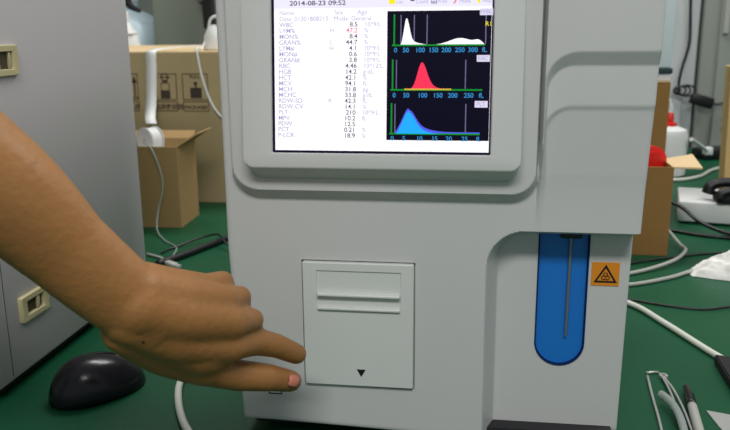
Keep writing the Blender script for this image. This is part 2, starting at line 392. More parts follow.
# warning label
lb = nb(); bx(lb, .1459, .1705, .0292, .0302, .1560, .1782, .0001, 1, 0)
def lp(pts, y=.0288, mi=1): quad(lb, [(x, y, z) for x, z in pts], mi)
tx, tz = .1584, .1592; hw, hh = .0104, .0172
O3 = [(tx-hw, tz), (tx+hw, tz), (tx, tz+hh)]
cc = (tx, tz+hh*.34); I3 = [(cc[0]+(x-cc[0])*.72, cc[1]+(z-cc[1])*.70) for x, z in O3]
for i in range(3):
    j = (i+1) % 3; lp([O3[i], O3[j], I3[j], I3[i]])
for k in range(3):                      # biohazard: three open crescents round a hub
    a = math.radians(90+120*k); ox, oz = cc[0]+.0021*math.cos(a), cc[1]-.0003+.0021*math.sin(a)
    pr = None
    for q in range(11):
        t_ = a+math.radians(-140+28*q); ro = .0021; ri = .0012
        cur = ((ox+ro*math.cos(t_), oz+ro*math.sin(t_)), (ox+ri*math.cos(t_)+.0002*math.cos(a), oz+ri*math.sin(t_)+.0002*math.sin(a)))
        if pr: lp([pr[0], cur[0], cur[1], pr[1]])
        pr = cur
lp([(cc[0]+.0009*math.cos(q*math.pi/3), cc[1]+.0009*math.sin(q*math.pi/3)) for q in range(6)])
o = link('warning_label', lb, [M_orange, M_ink], an, normals=False); o['label'] = 'orange warning sticker with black biohazard triangle'
# maker's mark, feet
b = nb(); bx(b, -.1530, -.1400, -.0006, .0006, .0452, .0462); bx(b, -.1530, -.1523, -.0006, .0006, .0452, .0478); bx(b, -.1407, -.1400, -.0006, .0006, .0452, .0478)
link('printed_mark', b, M_gap, an)
for x in (-.14, .13):
    for y in (.05, .37):
        b = nb(); lathe(b, [(0, 0), (.016, 0), (.018, .003), (.018, .0085), (0, .0085)], (x, y, 0)); link('foot', b, M_rubber, an, smooth=True)
b = nb(); bx(b, -.170, .172, .014, .40, .008, .0155); link('gap_shade', b, M_gap, an)  # near-black slab in place of the shade under the housing

# ================================================================ left cabinet
cb = thing('instrument_cabinet', 'tall grey metal cabinet with beige latch cups at the left of the bench', 'cabinet')
b = nb(); bx(b, -.86, -.455, .030, .418, .014, .58, .004); link('casing', b, M_cab, cb, smooth=True)
b = nb(); bx(b, -.845, -.463, .040, .408, .006, .0145); link('shadow_gap', b, M_rubber, cb)  # black filler standing in for the shadow line beneath the casing
for x in (-.82, -.49):
    for y in (.06, .385):
        b = nb(); lathe(b, [(0, 0), (.014, 0), (.014, .008), (0, .008)], (x, y, 0), 16); link('foot', b, M_rubber, cb)
b = nb(); bx(b, -.4552, -.4547, .0555, .0562, .02, .575); link('seam', b, M_gap, cb)
def cup(y0, y1, z0, z1, curved):
    b = nb(); T = lambda q: (-.455+q[2], q[0], q[1])
    def rg(d, w_, r=.002): return [(a, c, w_) for a, c in rrect(y0+d, y1-d, z0+d*.6, z1-d*.6, r, 3)]
    D = .0105
    loops(b, [rg(0, -.001), rg(0, .0035), rg(.0012, .0048), rg(D, .0048), rg(D+.0005, .0044), rg(D+.0015, .0006)], T=T, capf=True)
    o = link('latch_cup', b, M_beige, cb, smooth=True)
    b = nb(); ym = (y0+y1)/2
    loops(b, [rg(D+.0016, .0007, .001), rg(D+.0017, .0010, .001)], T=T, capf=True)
    link('cup_shade', b, M_recess, o)  # nearly flush plate, its dark brown imitates the shade of a deep hole
    b = nb(); bx(b, -.4542, -.4512, ym+(.006 if curved else .004), ym+.0095, z0+.0075, z1-.0075, .0008); link('finger_lever', b, M_beige, o, smooth=True)
cup(.080, .1265, .3405, .3725, 1); cup(.0790, .1355, .0715, .1010, 0)

# ================================================================ mouse
ms = thing('computer_mouse', 'glossy black computer mouse on the green bench in front of the grey cabinet', 'mouse', (-.366, .071, 0), math.radians(54))
b = nb(); nu, nv = 40, 24; vs = []
for i in range(nu+1):
    u = -1+2*i/nu; xx = .0540*u
    wd_ = .0350*(max(0, 1-abs(u)**2.6))**.5*(1-.10*u*u)*(1+.04*u)
    ht = .0420*(max(0, 1-abs(u)**2.3))**.6*(1-.18*u)
    row = []
    for j in range(nv+1):
        a = math.pi*j/nv; cx_, sx_ = math.cos(a), math.sin(a)
        row.append(b.verts.new((xx, wd_*math.copysign(abs(cx_)**.8, cx_), .0015+ht*sx_**.9)))
    vs.append(row)
for i in range(nu):
    for j in range(nv): b.faces.new((vs[i][j], vs[i+1][j], vs[i+1][j+1], vs[i][j+1]))
for i in range(nu): b.faces.new((vs[i][0], vs[i][nv], vs[i+1][nv], vs[i+1][0]))
bmesh.ops.remove_doubles(b, verts=b.verts[:], dist=1e-5)
link('shell', b, M_mouse, ms, smooth='all')
b = nb(); lathe(b, [(0, -.003), (.0085, -.003), (.0095, -.001), (.0095, .001), (.0085, .003), (0, .003)], (.030, 0, .0285), 24, axis='Y'); link('scroll_wheel', b, M_tubeg, ms, smooth=True)
def msurf(x):
    u = x/.054; return .0018+.042*(max(0, 1-abs(u)**2.3))**.6*(1-.18*u)
b = nb(); tube(b, [(x, 0, msurf(x)) for x in (.052, .050, .045, .038, .028, .016, .004)], .0006, 6); link('button_seam', b, M_rubber, ms)
b = nb(); tube(b, [(.004, y, msurf(.004)-.0004-abs(y)**2*14) for y in (-.022, -.012, 0, .012, .022)], .0005, 6); link('button_seam', b, M_rubber, ms)
for sgn in (-1, 1):
    b = nb(); bx(b, -.03, .03, sgn*.012-.004, sgn*.012+.004, 0, .002, .0005); link('glide_pad', b, M_rubber, ms)

# ================================================================ the person: forearm and hand
def cp(x, y, d): return CAM+(fw+rt*((x-365)/FOCAL)-up*((y-215)/FOCAL))*d
b = nb()
def capsule(pts, radii, seg=20, n=6, squash=None):
    """tapered limb with rounded ends along the joints; squash flattens it towards the viewer"""
    P = spline(pts, n); m = len(P); rr = []
    for i in range(m):
        f_ = i/(m-1)*(len(radii)-1); k = min(int(f_), len(radii)-2); rr.append(radii[k]+(radii[k+1]-radii[k])*(f_-k))
    t0 = (P[1]-P[0]).normalized(); t1 = (P[-1]-P[-2]).normalized()
    pre = [(P[0]-t0*rr[0]*math.sin(a), rr[0]*math.cos(a)) for a in (1.45, 1.15, .8, .4)]
    post = [(P[-1]+t1*rr[-1]*math.sin(a), rr[-1]*math.cos(a)) for a in (.4, .8, 1.15, 1.45)]
    seq = pre+list(zip(P, rr))+post; rings = []
    for i, (p_, r_) in enumerate(seq):
        t = (seq[min(i+1, len(seq)-1)][0]-seq[max(i-1, 0)][0]).normalized()
        nrm = (-fw-t*(-fw).dot(t)).normalized(); s_ = t.cross(nrm); q = squash if squash else 1
        rings.append([b.verts.new(p_+nrm*math.cos(2*math.pi*j/seg)*r_*q+s_*math.sin(2*math.pi*j/seg)*r_) for j in range(seg)])
    for a_, c_ in zip(rings, rings[1:]):
        for j in range(seg): b.faces.new((a_[j], a_[(j+1) % seg], c_[(j+1) % seg], c_[j]))
    b.faces.new(rings[0]); b.faces.new(rings[-1])
# forearm
capsule([cp(-250, 40, .45), cp(-120, 105, .47), cp(0, 189, .50), cp(66, 249, .525), cp(116, 291, .545), cp(150, 314, .56)],
        [.046, .0430, .0370, .0305, .0285, .0270], squash=.80, seg=28)
# back of the hand: four metacarpals and the thumb base
W = cp(140, 306, .55)
IM, MM, RM, PM = cp(228, 346, .612), cp(231, 323, .605), cp(222, 302, .606), cp(206, 287, .612)
capsule([cp(132, 318, .553), cp(178, 338, .58), IM], [.021, .0195, .0145], squash=.9)
capsule([cp(138, 306, .548), cp(182, 318, .572), MM], [.022, .0195, .0140], squash=.9)
capsule([cp(140, 294, .550), cp(180, 300, .574), RM], [.021, .0185, .0135], squash=.9)
capsule([cp(143, 286, .556), cp(174, 287, .580), PM], [.018, .0145, .0110], squash=.9)
capsule([cp(128, 328, .565), cp(164, 350, .596), cp(205, 366, .62)], [.020, .0195, .0165])
capsule([cp(150, 330, .572), cp(200, 352, .605), cp(222, 352, .615)], [.020, .019, .013])
# index, reaching the door
capsule([IM, cp(254, 342, .638), cp(276, 345.5, .655)], [.0128, .0116, .0104]); capsule([cp(276, 345.5, .655), cp(296.5, 354, .673)], [.0104, .0092])
# thumb beneath it
capsule([cp(198, 365, .618), cp(236, 375, .640)], [.0160, .0130]); capsule([cp(236, 375, .640), cp(268, 377.5, .655)], [.0132, .0118]); capsule([cp(268, 377.5, .655), cp(291, 381, .672)], [.0116, .0096])
# middle, ring and little fingers curled under
capsule([MM, cp(252, 320, .632)], [.0122, .0100]); capsule([cp(252, 320, .632), cp(250, 330, .657)], [.0098, .0088]); capsule([cp(250, 330, .657), cp(236, 340, .664)], [.0086, .0074])
capsule([RM, cp(240, 297, .632)], [.0118, .0096]); capsule([cp(240, 297, .632), cp(241, 308, .657)], [.0094, .0084]); capsule([cp(241, 308, .657), cp(228, 320, .664)], [.0082, .0070])
capsule([PM, cp(223, 281, .635)], [.0108, .0088]); capsule([cp(223, 281, .635), cp(228, 291, .656)], [.0086, .0076]); capsule([cp(228, 291, .656), cp(217, 302, .662)], [.0074, .0064])
me = bpy.data.meshes.new('person'); bmesh.ops.recalc_face_normals(b, faces=b.faces[:]); b.to_mesh(me); b.free()
raw = bpy.data.objects.new('person_raw', me); C.objects.link(raw)
md = raw.modifiers.new('r', 'REMESH'); md.mode = 'VOXEL'; md.voxel_size = .0016; md.use_smooth_shade = True
md = raw.modifiers.new('s', 'SMOOTH'); md.factor = .6; md.iterations = 16
dg = bpy.context.evaluated_depsgraph_get(); me2 = bpy.data.meshes.new_from_object(raw.evaluated_get(dg)); me2.name = 'person'
bpy.data.objects.remove(raw)
for p_ in me2.polygons: p_.use_smooth = True
me2.materials.clear(); me2.materials.append(M_skin)
pe = bpy.data.objects.new('person', me2); C.objects.link(pe)
tag(pe, 'person showing only a bare forearm and hand reaching to the white analyzer door', 'person')
def nail(c, d, out, L_, W_, name='fingernail'):
    b = nb(); d = d.normalized(); out = (out-d*out.dot(d)).normalized(); s_ = d.cross(out); n_ = 8; rows_ = []
    for i in range(n_+1):
        u = -1+2*i/n_; row = []
        for j in range(n_+1):
            v = -1+2*j/n_; wv = W_*(1-.25*abs(u)**3)
            row.append(b.verts.new(c+d*u*L_+s_*v*wv+out*(.0012-.0018*v*v-.0010*u*u)))
        rows_.append(row)
    for i in range(n_):
        for j in range(n_): b.faces.new((rows_[i][j], rows_[i+1][j], rows_[i+1][j+1], rows_[i][j+1]))
    o = link(name, b, M_nail, pe, smooth='all')
    md = o.modifiers.new('s', 'SOLIDIFY'); md.thickness = .0006
nail(cp(294.5, 381, .6596)+Vector((0, 0, 0)), cp(292, 380, .672)-cp(268, 376, .655), -fw+up*.25, .0055, .0052)
b = nb(); lathe(b, [(0, -.0006), (.0011, 0), (.0008, .0006), (0, .0008)], (0, 0, 0), 10)
mo = link('mole', b, M_ink, pe, smooth='all')
dgv = bpy.context.evaluated_depsgraph_get(); bpy.context.view_layer.update()
d_ = (fw+rt*((143-365)/FOCAL)-up*((342-215)/FOCAL)).normalized()
hit, hp, hn, _ = pe.ray_cast(CAM, d_)
if hit: mo.location = hp; mo.rotation_euler = hn.to_track_quat('Z', 'Y').to_euler()

# ================================================================ left background
def carton(x0, x1, y0, y1, z1, m, top=None, th=.004):
    pass
# big printed carton
bc = thing('printed_carton', 'large brown shipping carton with handling symbols behind the small open box', 'carton', (0, 0, 0))
bx0, bx1, by0, by1, bz = -1.08, -.44, 1.0, 1.62, .337
b = nb(); bx(b, bx0, bx1, by0, by1, 0, bz-.003, .002); link('box', b, M_cardbig, bc)
for y0_, y1_ in ((by0, (by0+by1)/2-.001), ((by0+by1)/2+.001, by1)):
    b = nb(); bx(b, bx0, bx1, y0_, y1_, bz-.003, bz+.001, .0008); link('top_flap', b, M_cardtop, bc)
pb = nb(); YP = by0-.0006
def pr_(x0, x1, z0, z1): bx(pb, x0, x1, YP, YP+.0008, z0, z1)
def frame(x0, x1, z0, z1, t_=.0016):
    pr_(x0, x1, z0, z0+t_); pr_(x0, x1, z1-t_, z1); pr_(x0, x0+t_, z0+t_, z1-t_); pr_(x1-t_, x1, z0+t_, z1-t_)
TPf = lambda q: (q[0], YP-.0001, q[1])
for k, (xa, xb) in enumerate(((-.770, -.706), (-.670, -.616), (-.603, -.544))):
    frame(xa, xb, .2325, .2905); frame(xa, xb, .2075, .2295)
    xm = (xa+xb)/2
    if k == 0:
        for q in (.006, .024):
            pr_(xm+q-.0015, xm+q+.0015, 0.2405, 0.2745); quad(pb, [(xm+q-.006, YP, 0.2705), (xm+q+.006, YP, 0.2705), (xm+q+.0005, YP, 0.2845), (xm+q-.0005, YP, 0.2845)])
        pr_(xm-.002, xm+.032, 0.2365, 0.2390)
        text_into(pb, 'THIS UP', TPf, xm+.005, 0.2165, .016, 0, 0, 'CENTER', .0003)
    if k == 1:
        pr_(xm-.011, xm+.011, 0.2355, 0.2525); frame(xm-.010, xm+.010, 0.2525, 0.2705)
        pr_(xm-.006, xm+.006, 0.2715, 0.2755); lathe(pb, [(.009, 0), (.0065, 0)], (xm, YP, 0.2825), 20, axis='Y'); pr_(xm-.012, xm+.012, 0.2810, 0.2835)
        text_into(pb, '堆码层数极限', TPf, xm, 0.2165, .0135, 0, 0, 'CENTER', .0002)
    if k == 2:
        pr_(xm-.012, xm+.014, 0.2365, 0.2595); lathe(pb, [(.0045, 0), (0, 0)], (xm+.001, YP, 0.2685), 16, axis='Y'); pr_(xm-.001, xm+.003, 0.2595, 0.2635)
        text_into(pb, 'PULL', TPf, xm, 0.2830, .011, 0, 0, 'CENTER', .0002)
        text_into(pb, 'PACKAGES', TPf, xm, 0.2165, .0105, 0, 0, 'CENTER', .0003)
link('printed_symbols', pb, M_print, bc, normals=False)
# white strap over the carton and its roll in the small box
st = thing('strap_roll', 'roll of white packing strap with its end draped over the printed carton', 'strap', (0, 0, 0))
rc = Vector((-.618, .842, .166))
b = nb()
path = [(-.36, 1.30, .3395), (-.44, 1.26, .3405), (-.53, 1.20, .344), (-.605, 1.12, .347), (-.652, 1.04, .3440), (-.668, 1.006, .3400), (-.669, .9965, .333), (-.670, .9955, .30), (-.672, .988, .235), (-.659, .945, .202), (-.630, .880, .1945)]
P = spline(path, 8); prev = None; hwid = .0118
for i, p_ in enumerate(P):
    t = (P[min(i+1, len(P)-1)]-P[max(i-1, 0)]); hz = Vector((-t.y, t.x, 0)).normalized() if t.y < -1e-5 else Vector((1, 0, 0))
    wt = max(0, min(1, (p_.y-1.01)/.06)); side = (hz*wt+Vector((1, 0, 0))*(1-wt)).normalized()
    a_ = b.verts.new(p_-side*hwid); c_ = b.verts.new(p_+side*hwid)
    if prev: b.faces.new((prev[0], prev[1], c_, a_))
    prev = (a_, c_)
o = link('strap', b, M_strap, st, smooth='all'); md = o.modifiers.new('s', 'SOLIDIFY'); md.thickness = .0012; md.offset = 0
Mr = Matrix.Rotation(math.radians(-30), 4, 'Z') @ Matrix.Rotation(math.radians(8), 4, 'Y')
def roll(name, r_, w0, w1, m, hole=.003):
    b = nb(); lathe(b, [(hole, w0), (r_-.002, w0), (r_, w0+.002), (r_, w1-.002), (r_-.002, w1), (hole, w1), (hole, w0)], (0, 0, 0), 40, axis='Y', M=Matrix.Translation(rc) @ Mr); link(name, b, m, st, smooth=True)
roll('spool_flange', .0270, .012, .0150, M_white); roll('spool_flange', .0270, -.0150, -.012, M_white); roll('wound_strap', .0245, -.012, .012, M_strap)
# small open carton
sc = thing('open_carton', 'small open brown box in front of the printed carton, strap roll inside', 'carton', (-.625, .826, 0), math.radians(2))
def open_box(t, hx, hy, hz, m, flaps, th=.003):
    for nme, a_ in (('front_panel', (-hx, hx, -hy, -hy+th)), ('back_panel', (-hx, hx, hy-th, hy)), ('side_panel', (-hx, -hx+th, -hy+th, hy-th)), ('side_panel', (hx-th, hx, -hy+th, hy-th))):
        b = nb(); bx(b, *a_, 0, hz, .0005, 1); link(nme, b, m, t)
    b = nb(); bx(b, -hx+th, hx-th, -hy+th, hy-th, .0, .003); link('bottom_panel', b, m, t)
    for pts in flaps:
        b = nb(); f = b.faces.new([b.verts.new(q) for q in pts]); o = link('flap', b, M_cardtop if pts[0][2] > 9 else m, t); md = o.modifiers.new('s', 'SOLIDIFY'); md.thickness = .003; md.offset = 0
open_box(sc, .0875, .057, .163, M_card, [[(.086, -.056, .163), (.086, .056, .163), (.122, .060, .186), (.122, -.030, .186)], [(-.085, .056, .163), (.085, .056, .163), (.080, .084, .176), (-.080, .084, .176)]])
b = nb(); bx(b, -.07, .07, -.045, .045, .003, .139, .002); link('packing_block', b, M_white, sc)

# loose clear wire from the roll
b = nb(); tube(b, [(-.622, .812, .166), (-.598, .768, .1705), (-.579, .756, .158), (-.564, .754, .115), (-.562, .752, .08), (-.570, .742, .04), (-.563, .715, .010), (-.530, .67, .0024), (-.490, .625, .0024), (-.475, .56, .0024)], .0016, 8, 10)
tag(link('thin_wire', b, M_clear, smooth='all'), 'thin translucent wire hanging down the front of the small open box', 'wire')
# white adapter with its cord on the big carton
ad = thing('power_adapter', 'white plastic adapter with looped cord standing on the printed carton', 'adapter', (-.545, 1.060, bz+.001))
b = nb(); lathe(b, [(0, 0), (.022, 0), (.025, .006), (.022, .032), (.013, .050), (.006, .056), (0, .057)], (0, 0, 0), 28, sy=.8); link('body', b, M_white, ad, smooth='all')
b = nb(); tube(b, [(-.012, 0, .045), (-.006, 0, .068), (.008, 0, .074), (.016, 0, .060), (.018, 0, .04)], .0032, 10); link('loop', b, M_white, ad, smooth='all')
b = nb(); tube(b, [(-.018, -.010, .02), (-.020, -.03, .0045), (-.018, -.0640, .0068), (-.015, -.0710, -.01), (-.010, -.0680, -.05), (.004, -.0670, -.10), (.020, -.0670, -.13), (.04, -.0670, -.15)], .0026, 10); link('cord', b, M_white, ad, smooth='all')
# partition and things far behind
b = nb(); bx(b, -1.085, -.20, 2.02, 2.06, -.75, .80, .003); o = tag(link('partition_board', b, M_greyg), 'dark grey green partition board standing behind the printed carton', 'partition')
wb = thing('water_jug', 'pale blue translucent water jug behind the printed carton at the left', 'jug', (-1.23, 2.16, .14))
b = nb(); lathe(b, [(0, 0), (.125, 0), (.135, .01), (.135, .12), (.129, .13), (.135, .14), (.135, .235), (.12, .27), (.055, .305), (.028, .315), (.028, .345), (0, .345)], (0, 0, 0), 40); link('bottle', b, M_water, wb, smooth=True)
b = nb(); lathe(b, [(0, .345), (.031, .345), (.031, .37), (0, .37)], (0, 0, 0), 24); link('cap', b, M_white, wb, smooth=True)
cab2 = thing('side_cupboard', 'pale low cupboard carrying the water jug behind the bench', 'cupboard', (-1.45, 2.30, -.75))
b = nb(); bx(b, -.35, .345, -.21, .25, 0, .89, .004); link('body', b, M_pale, cab2)
b = nb(); bx(b, -.33, .325, -.222, -.2105, .05, .86, .003); link('door', b, M_pale, cab2)
bg = thing('plastic_bag', 'white knotted plastic bag in front of the water jug', 'bag', (-1.285, 1.975, 0))
def blob(parent, name, c, r, m, seed, amp=.18, fr=6, sub=4):
    b = nb(); bmesh.ops.create_icosphere(b, subdivisions=sub, radius=1)
    for v in b.verts:
        n_ = noise.fractal(v.co*1.3+Vector((seed, 0, 0)), .8, 2, 4)*amp
        v.co = Vector((v.co.x*r[0], v.co.y*r[1], v.co.z*r[2]))*(1+n_); v.co += Vector(c)
    return link(name, b, m, parent, smooth='all')
bg.location = (-1.085, 1.80, 0)
blob(bg, 'bag_body', (0, 0, .195), (.062, .05, .195), M_tissue, 3)
b = nb(); tube(b, [(0, 0, .37), (.0, 0, .405), (-.012, 0, .43)], [.03, .010, .022], 14); link('knot', b, M_tissue, bg, smooth='all')
b = nb(); tube(b, [(-1.170, 1.985, .62), (-1.163, 1.985, .50), (-1.150, 1.985, .465), (-1.115, 1.985, .445)], [.022, .016, .012, .006], 10)
b2 = tag(link('hanging_strap', b, M_rubber, smooth='all'), 'short black strap hanging above the white plastic bag at the top left', 'strap')
b = nb(); bx(b, -.02, .02, -.012, .012, 0, .30, .006)
for v in b.verts: v.co.x += .012*math.sin(v.co.z*14); 
dk = thing('hanging_bag', 'black bag with grey flap hanging on the partition, next to the analyzer', 'bag', (-.862, 1.965, .385))
link('pouch', b, M_blk, dk)
b = nb(); bx(b, -.035, .028, -.022, .02, .10, .30, .010); 
for v in b.verts: v.co.z += .02*math.sin(v.co.x*60)
link('flap', b, mat('grey_fabric', (96, 92, 92), .9), dk)
b = nb(); bx(b, -.004, .004, .012, .056, .25, .30, .001); link('hook', b, M_steel, dk)

# ================================================================ cables at the left
b = nb(); tube(b, [(-.48, .515, .0062), (-.455, .572, .0062), (-.432, .635, .0062), (-.412, .69, .0062), (-.37, .78, .0062), (-.32, .88, .0062)], .006, 12)
tag(link('thick_cable', b, M_blk, smooth='all'), 'thick black power cable lying on the bench between hand and open box', 'cable')
b = nb(); tube(b, [(-.505, .59, .0022), (-.495, .625, .0022), (-.46, .665, .010), (-.425, .665, .0185), (-.40, .630, .014), (-.37, .62, .0022), (-.30, .62, .0022)], .0020, 10, 10)
tag(link('thin_cable', b, M_blk, smooth='all'), 'thin black cable arching over the thick cable', 'cable')
cn = thing('cable_connector', 'grey cable plug on the bench just above the wrist', 'connector', (-.458, .520, 0), math.radians(-35))
b = nb(); bx(b, -.016, .012, -.006, .006, 0, .0085, .002); link('shell', b, M_tubeg, cn, smooth=True)
b = nb(); bx(b, .012, .022, -.0045, .0045, .0015, .007, .0005); link('metal_tip', b, M_steel, cn)
b = nb(); tube(b, [(-.016, 0, .0045), (-.05, .012, .003), (-.09, .01, .0026)], .0024, 8); link('cord', b, M_tubeg, cn, smooth='all')
b = nb(); tube(b, [(-.284, .135, .0042), (-.281, .095, .0042), (-.268, .055, .0042), (-.247, .012, .0042), (-.217, -.035, .0042), (-.19, -.10, .0042)], .0040, 14)
tag(link('white_tube', b, M_tube, smooth='all'), 'white tube on the bench coming out from under the hand', 'tube')

# ================================================================ right background
rc_ = thing('open_carton', 'narrow open brown carton right of the analyzer with a red lid inside', 'carton', (.285, .740, 0), math.radians(-1))
open_box(rc_, .0865, .066, .1545, M_cardb, [])
b = nb(); f = b.faces.new([b.verts.new(q) for q in ((.085, -.062, .1545), (.085, .020, .1545), (.136, .026, .163), (.136, -.048, .1515))])
bm_ = b
o = link('flap', bm_, M_cardtop, rc_); md = o.modifiers.new('s', 'SOLIDIFY'); md.thickness = .003; md.offset = 1
rl = thing('red_lid', 'round red lid tilted in the narrow open carton', 'lid', (.301, .722, .150))
Mt = Matrix.Rotation(math.radians(14), 4, 'Z')
b = nb(); lathe(b, [(0, -.007), (.024, -.007), (.0275, -.004), (.0275, .006), (.025, .007), (0, .007)], (.0440, -.0, .004), 36, axis='Y', M=Mt); link('disc', b, M_red, rl, smooth=True)
b = nb(); lathe(b, [(0, .007), (.018, .007), (.018, .012), (0, .012)], (.0440, 0, .004), 28, axis='Y', M=Mt); link('raised_ring', b, M_red, rl, smooth=True)
tc_ = thing('tall_carton', 'tall narrow carton standing behind the red lid, right of the analyzer', 'carton', (.393, 1.09, 0))
b = nb(); bx(b, -.075, .050, -.04, .06, 0, .268, .002); link('box', b, M_cardb, tc_)
b = nb(); bx(b, -.075, .050, -.041, .061, .268, .2715, .001); link('top_flap', b, M_cardtop, tc_)
b = nb(); bx(b, -.026, -.004, -.0408, -.0398, .02, .262); link('sealing_tape', b, mat('clear_tape', (186, 164, 120), .25), tc_)
wc = thing('white_case', 'pale upright casing with dark green foot band on top of the tall carton', 'case', (.393, 1.09, .2717))
b = nb(); bx(b, -.075, .049, -.036, .055, 0, .014, .002); link('foot', b, M_white, wc)
b = nb(); bx(b, -.077, .052, -.040, .058, .014, .0255, .002); link('band', b, M_tealdk, wc)
b = nb(); bx(b, -.075, .049, -.036, .055, .0255, .36, .004); link('casing', b, M_pale, wc, smooth=True)
b = nb(); tube(b, [(.020, -.039, .36), (.019, -.039, .22), (.016, -.039, .12), (.008, -.039, .06), (-.002, -.038, .03)], .0022, 8); link('cord', b, M_blk, wc, smooth='all')
# wash bottle
ws = thing('wash_bottle', 'white plastic squeeze bottle with red neck behind the open carton', 'bottle', (.540, 1.44, 0))
b = nb(); lathe(b, [(0, 0), (.042, 0), (.047, .005), (.047, .108), (.043, .120), (.025, .128), (.016, .1305), (0, .1305)], (0, 0, 0), 36); link('body', b, M_white, ws, smooth=True)
b = nb(); lathe(b, [(0, .130), (.018, .130), (.018, .137), (.010, .139), (.009, .160), (.006, .164), (0, .164)], (.000, 0, 0), 24); link('cap', b, M_red, ws, smooth=True)
b = nb(); tube(b, [(0, 0, .163), (0, 0, .18), (-.006, 0, .200)], [.006, .005, .002], 10); link('spout', b, M_white, ws, smooth='all')
# white tube leaning by it
b = nb(); tube(b, [(.588, 1.405, .100), (.628, 1.48, .076), (.672, 1.56, .048)], [.0052, .0052, .0052], 12, 4); bx(b, .666, .688, 1.556, 1.58, .036, .056, .002)
tag(link('nozzle_tube', b, M_white, smooth=True), 'straight white nozzle tube pointing right from the squeeze bottle', 'tube')
b = nb(); tube(b, [(.50, 1.35, .0045), (.56, 1.355, .0045), (.62, 1.41, .0045), (.68, 1.51, .0045), (.77, 1.59, .0045), (.88, 1.66, .0045), (1.0, 1.75, .0045)], .0042, 10)
tag(link('pale_cable', b, M_tube, smooth='all'), 'pale cable on the bench behind the open flap, running up to the right', 'cable')
# black adapter lying at the back
bp_ = thing('black_adapter', 'black power brick lying on the green bench below the hanging cable', 'adapter', (.755, 1.735, 0), math.radians(25))
b = nb(); bx(b, -.075, .075, -.03, .03, 0, .032, .007); link('brick', b, M_blk, bp_, smooth=True)
b = nb(); tube(b, [(-.075, 0, .016), (-.10, .0, .010), (-.13, .03, .004), (-.16, .09, .004)], .003, 8); link('cord', b, M_blk, bp_, smooth='all')
# white cabinet with conduit and hanging cable
wp = thing('white_cabinet', 'tall white metal cabinet behind the bench, right of the analyzer', 'cabinet', (0, 0, -.75))
b = nb(); bx(b, .42, .745, 2.02, 2.45, 0, 1.75, .004); link('casing', b, M_whitep, wp)
b = nb(); bx(b, .45, .706, 1.999, 2.0195, .1, 1.7, .004); link('door', b, M_whitep, wp)
b = nb(); bx(b, .598, .632, 1.980, 1.9995, 1.165, 1.32, .004); bx(b, .602, .628, 1.972, 1.981, 1.155, 1.168, .002); link('latch', b, M_white, wp)
b = nb(); bx(b, .640, .650, 1.982, 1.9995, 1.178, 1.205, .002); link('keyhole_plate', b, M_beige, wp)
hc = thing('hanging_cable', 'black cable hanging down the white cabinet to a coil and plug', 'cable')
b = nb(); tube(b, [(.702, 1.984, .62), (.700, 1.984, .50), (.708, 1.984, .38), (.709, 1.984, .32), (.694, 1.984, .25), (.688, 1.984, .20), (.692, 1.98, .172)], .0045, 10)
link('cord', b, M_blk, hc, smooth='all')
b = nb()
for k in range(3):
    rr = .019+.003*k
    tube(b, [(.690+k*.010+rr*math.cos(a), 1.972-.003*k, .178+rr*.7*math.sin(a)) for a in [2*math.pi*q/12 for q in range(13)]], .0030, 8, 3)
link('coil', b, M_blk, hc, smooth='all')
b = nb(); bx(b, -.036, .036, -.014, .014, -.018, .018, .006)
bmesh.ops.transform(b, matrix=Matrix.Translation((.758, 1.968, .146)) @ Matrix.Rotation(math.radians(16), 4, 'Y'), verts=b.verts[:]); link('plug', b, M_blk, hc, smooth=True)
b = nb(); tube(b, [(.790, 1.968, .138), (.81, 1.968, .136), (.86, 1.972, .145), (.95, 1.975, .16)], .003, 8); link('lead', b, M_blk, hc, smooth='all')
gc = thing('grey_cabinet', 'grey green steel cabinet at the back right corner beside the white cabinet', 'cabinet', (0, 0, -.75))
b = nb(); bx(b, .752, 1.5, 2.0, 2.45, 0, 1.75, .004); link('casing', b, M_greyc, gc)
b = nb(); bx(b, .800, 1.48, 1.982, 1.9995, .1, 1.7, .004); link('door', b, M_greyc, gc)
b = nb(); bx(b, .806, .822, 1.972, 1.9815, 1.105, 1.24, .002); link('hinge', b, M_tubeg, gc)
for z in (1.135, 1.168, 1.205):
    b = nb(); lathe(b, [(0, 0), (.0045, 0), (.004, .004), (0, .004)], (.845, 1.982, z), 12, axis='Y'); link('screw', b, M_gap, gc)
for z in (.835, .865, .805):
    b = nb(); lathe(b, [(0, 0), (.006, 0), (.005, .004), (0, .004)], (.835, 1.982, z), 12, axis='Y'); link('screw', b, M_gap, gc)
# wooden board upright at the right edge
b = nb(); bx(b, .578, .70, 1.08, 1.12, 0, .30, .002)
for v in b.verts:
    if v.co.z > .15: v.co.x -= .010
wd_o = tag(link('wooden_board', b, M_wood), 'pale wooden board standing on edge at the right border', 'board')
# white flat unit with headset on it
fu = thing('flat_unit', 'low white electronic unit on the bench at the right under the black clamp', 'unit', (.530, .955, 0), math.radians(-12))
b = nb(); bx(b, -.075, .12, -.06, .09, .004, .045, .004); link('casing', b, M_white, fu, smooth=True)
for x in (-.06, .10):
    for y in (-.045, .075):
        b = nb(); bx(b, x-.006, x+.006, y-.006, y+.006, 0, .005); link('foot', b, M_rubber, fu)
hp_ = thing('black_clamp', 'chunky black curved clip resting on the low white unit', 'clip', (.540, .925, .045), math.radians(-5))
b = nb(); tube(b, [(-.038, .0, .014), (-.034, 0, .028), (-.014, 0, .036), (.03, 0, .036), (.06, 0, .030)], [.013, .010, .009, .010], 14); link('arm', b, M_blk, hp_, smooth='all')
b = nb(); tube(b, [(-.024, -.034, .011), (-.018, -.034, .021), (0, -.034, .026), (.035, -.034, .026), (.06, -.034, .022)], [.011, .0095, .0095, .010], 14); link('arm', b, M_blk, hp_, smooth='all')
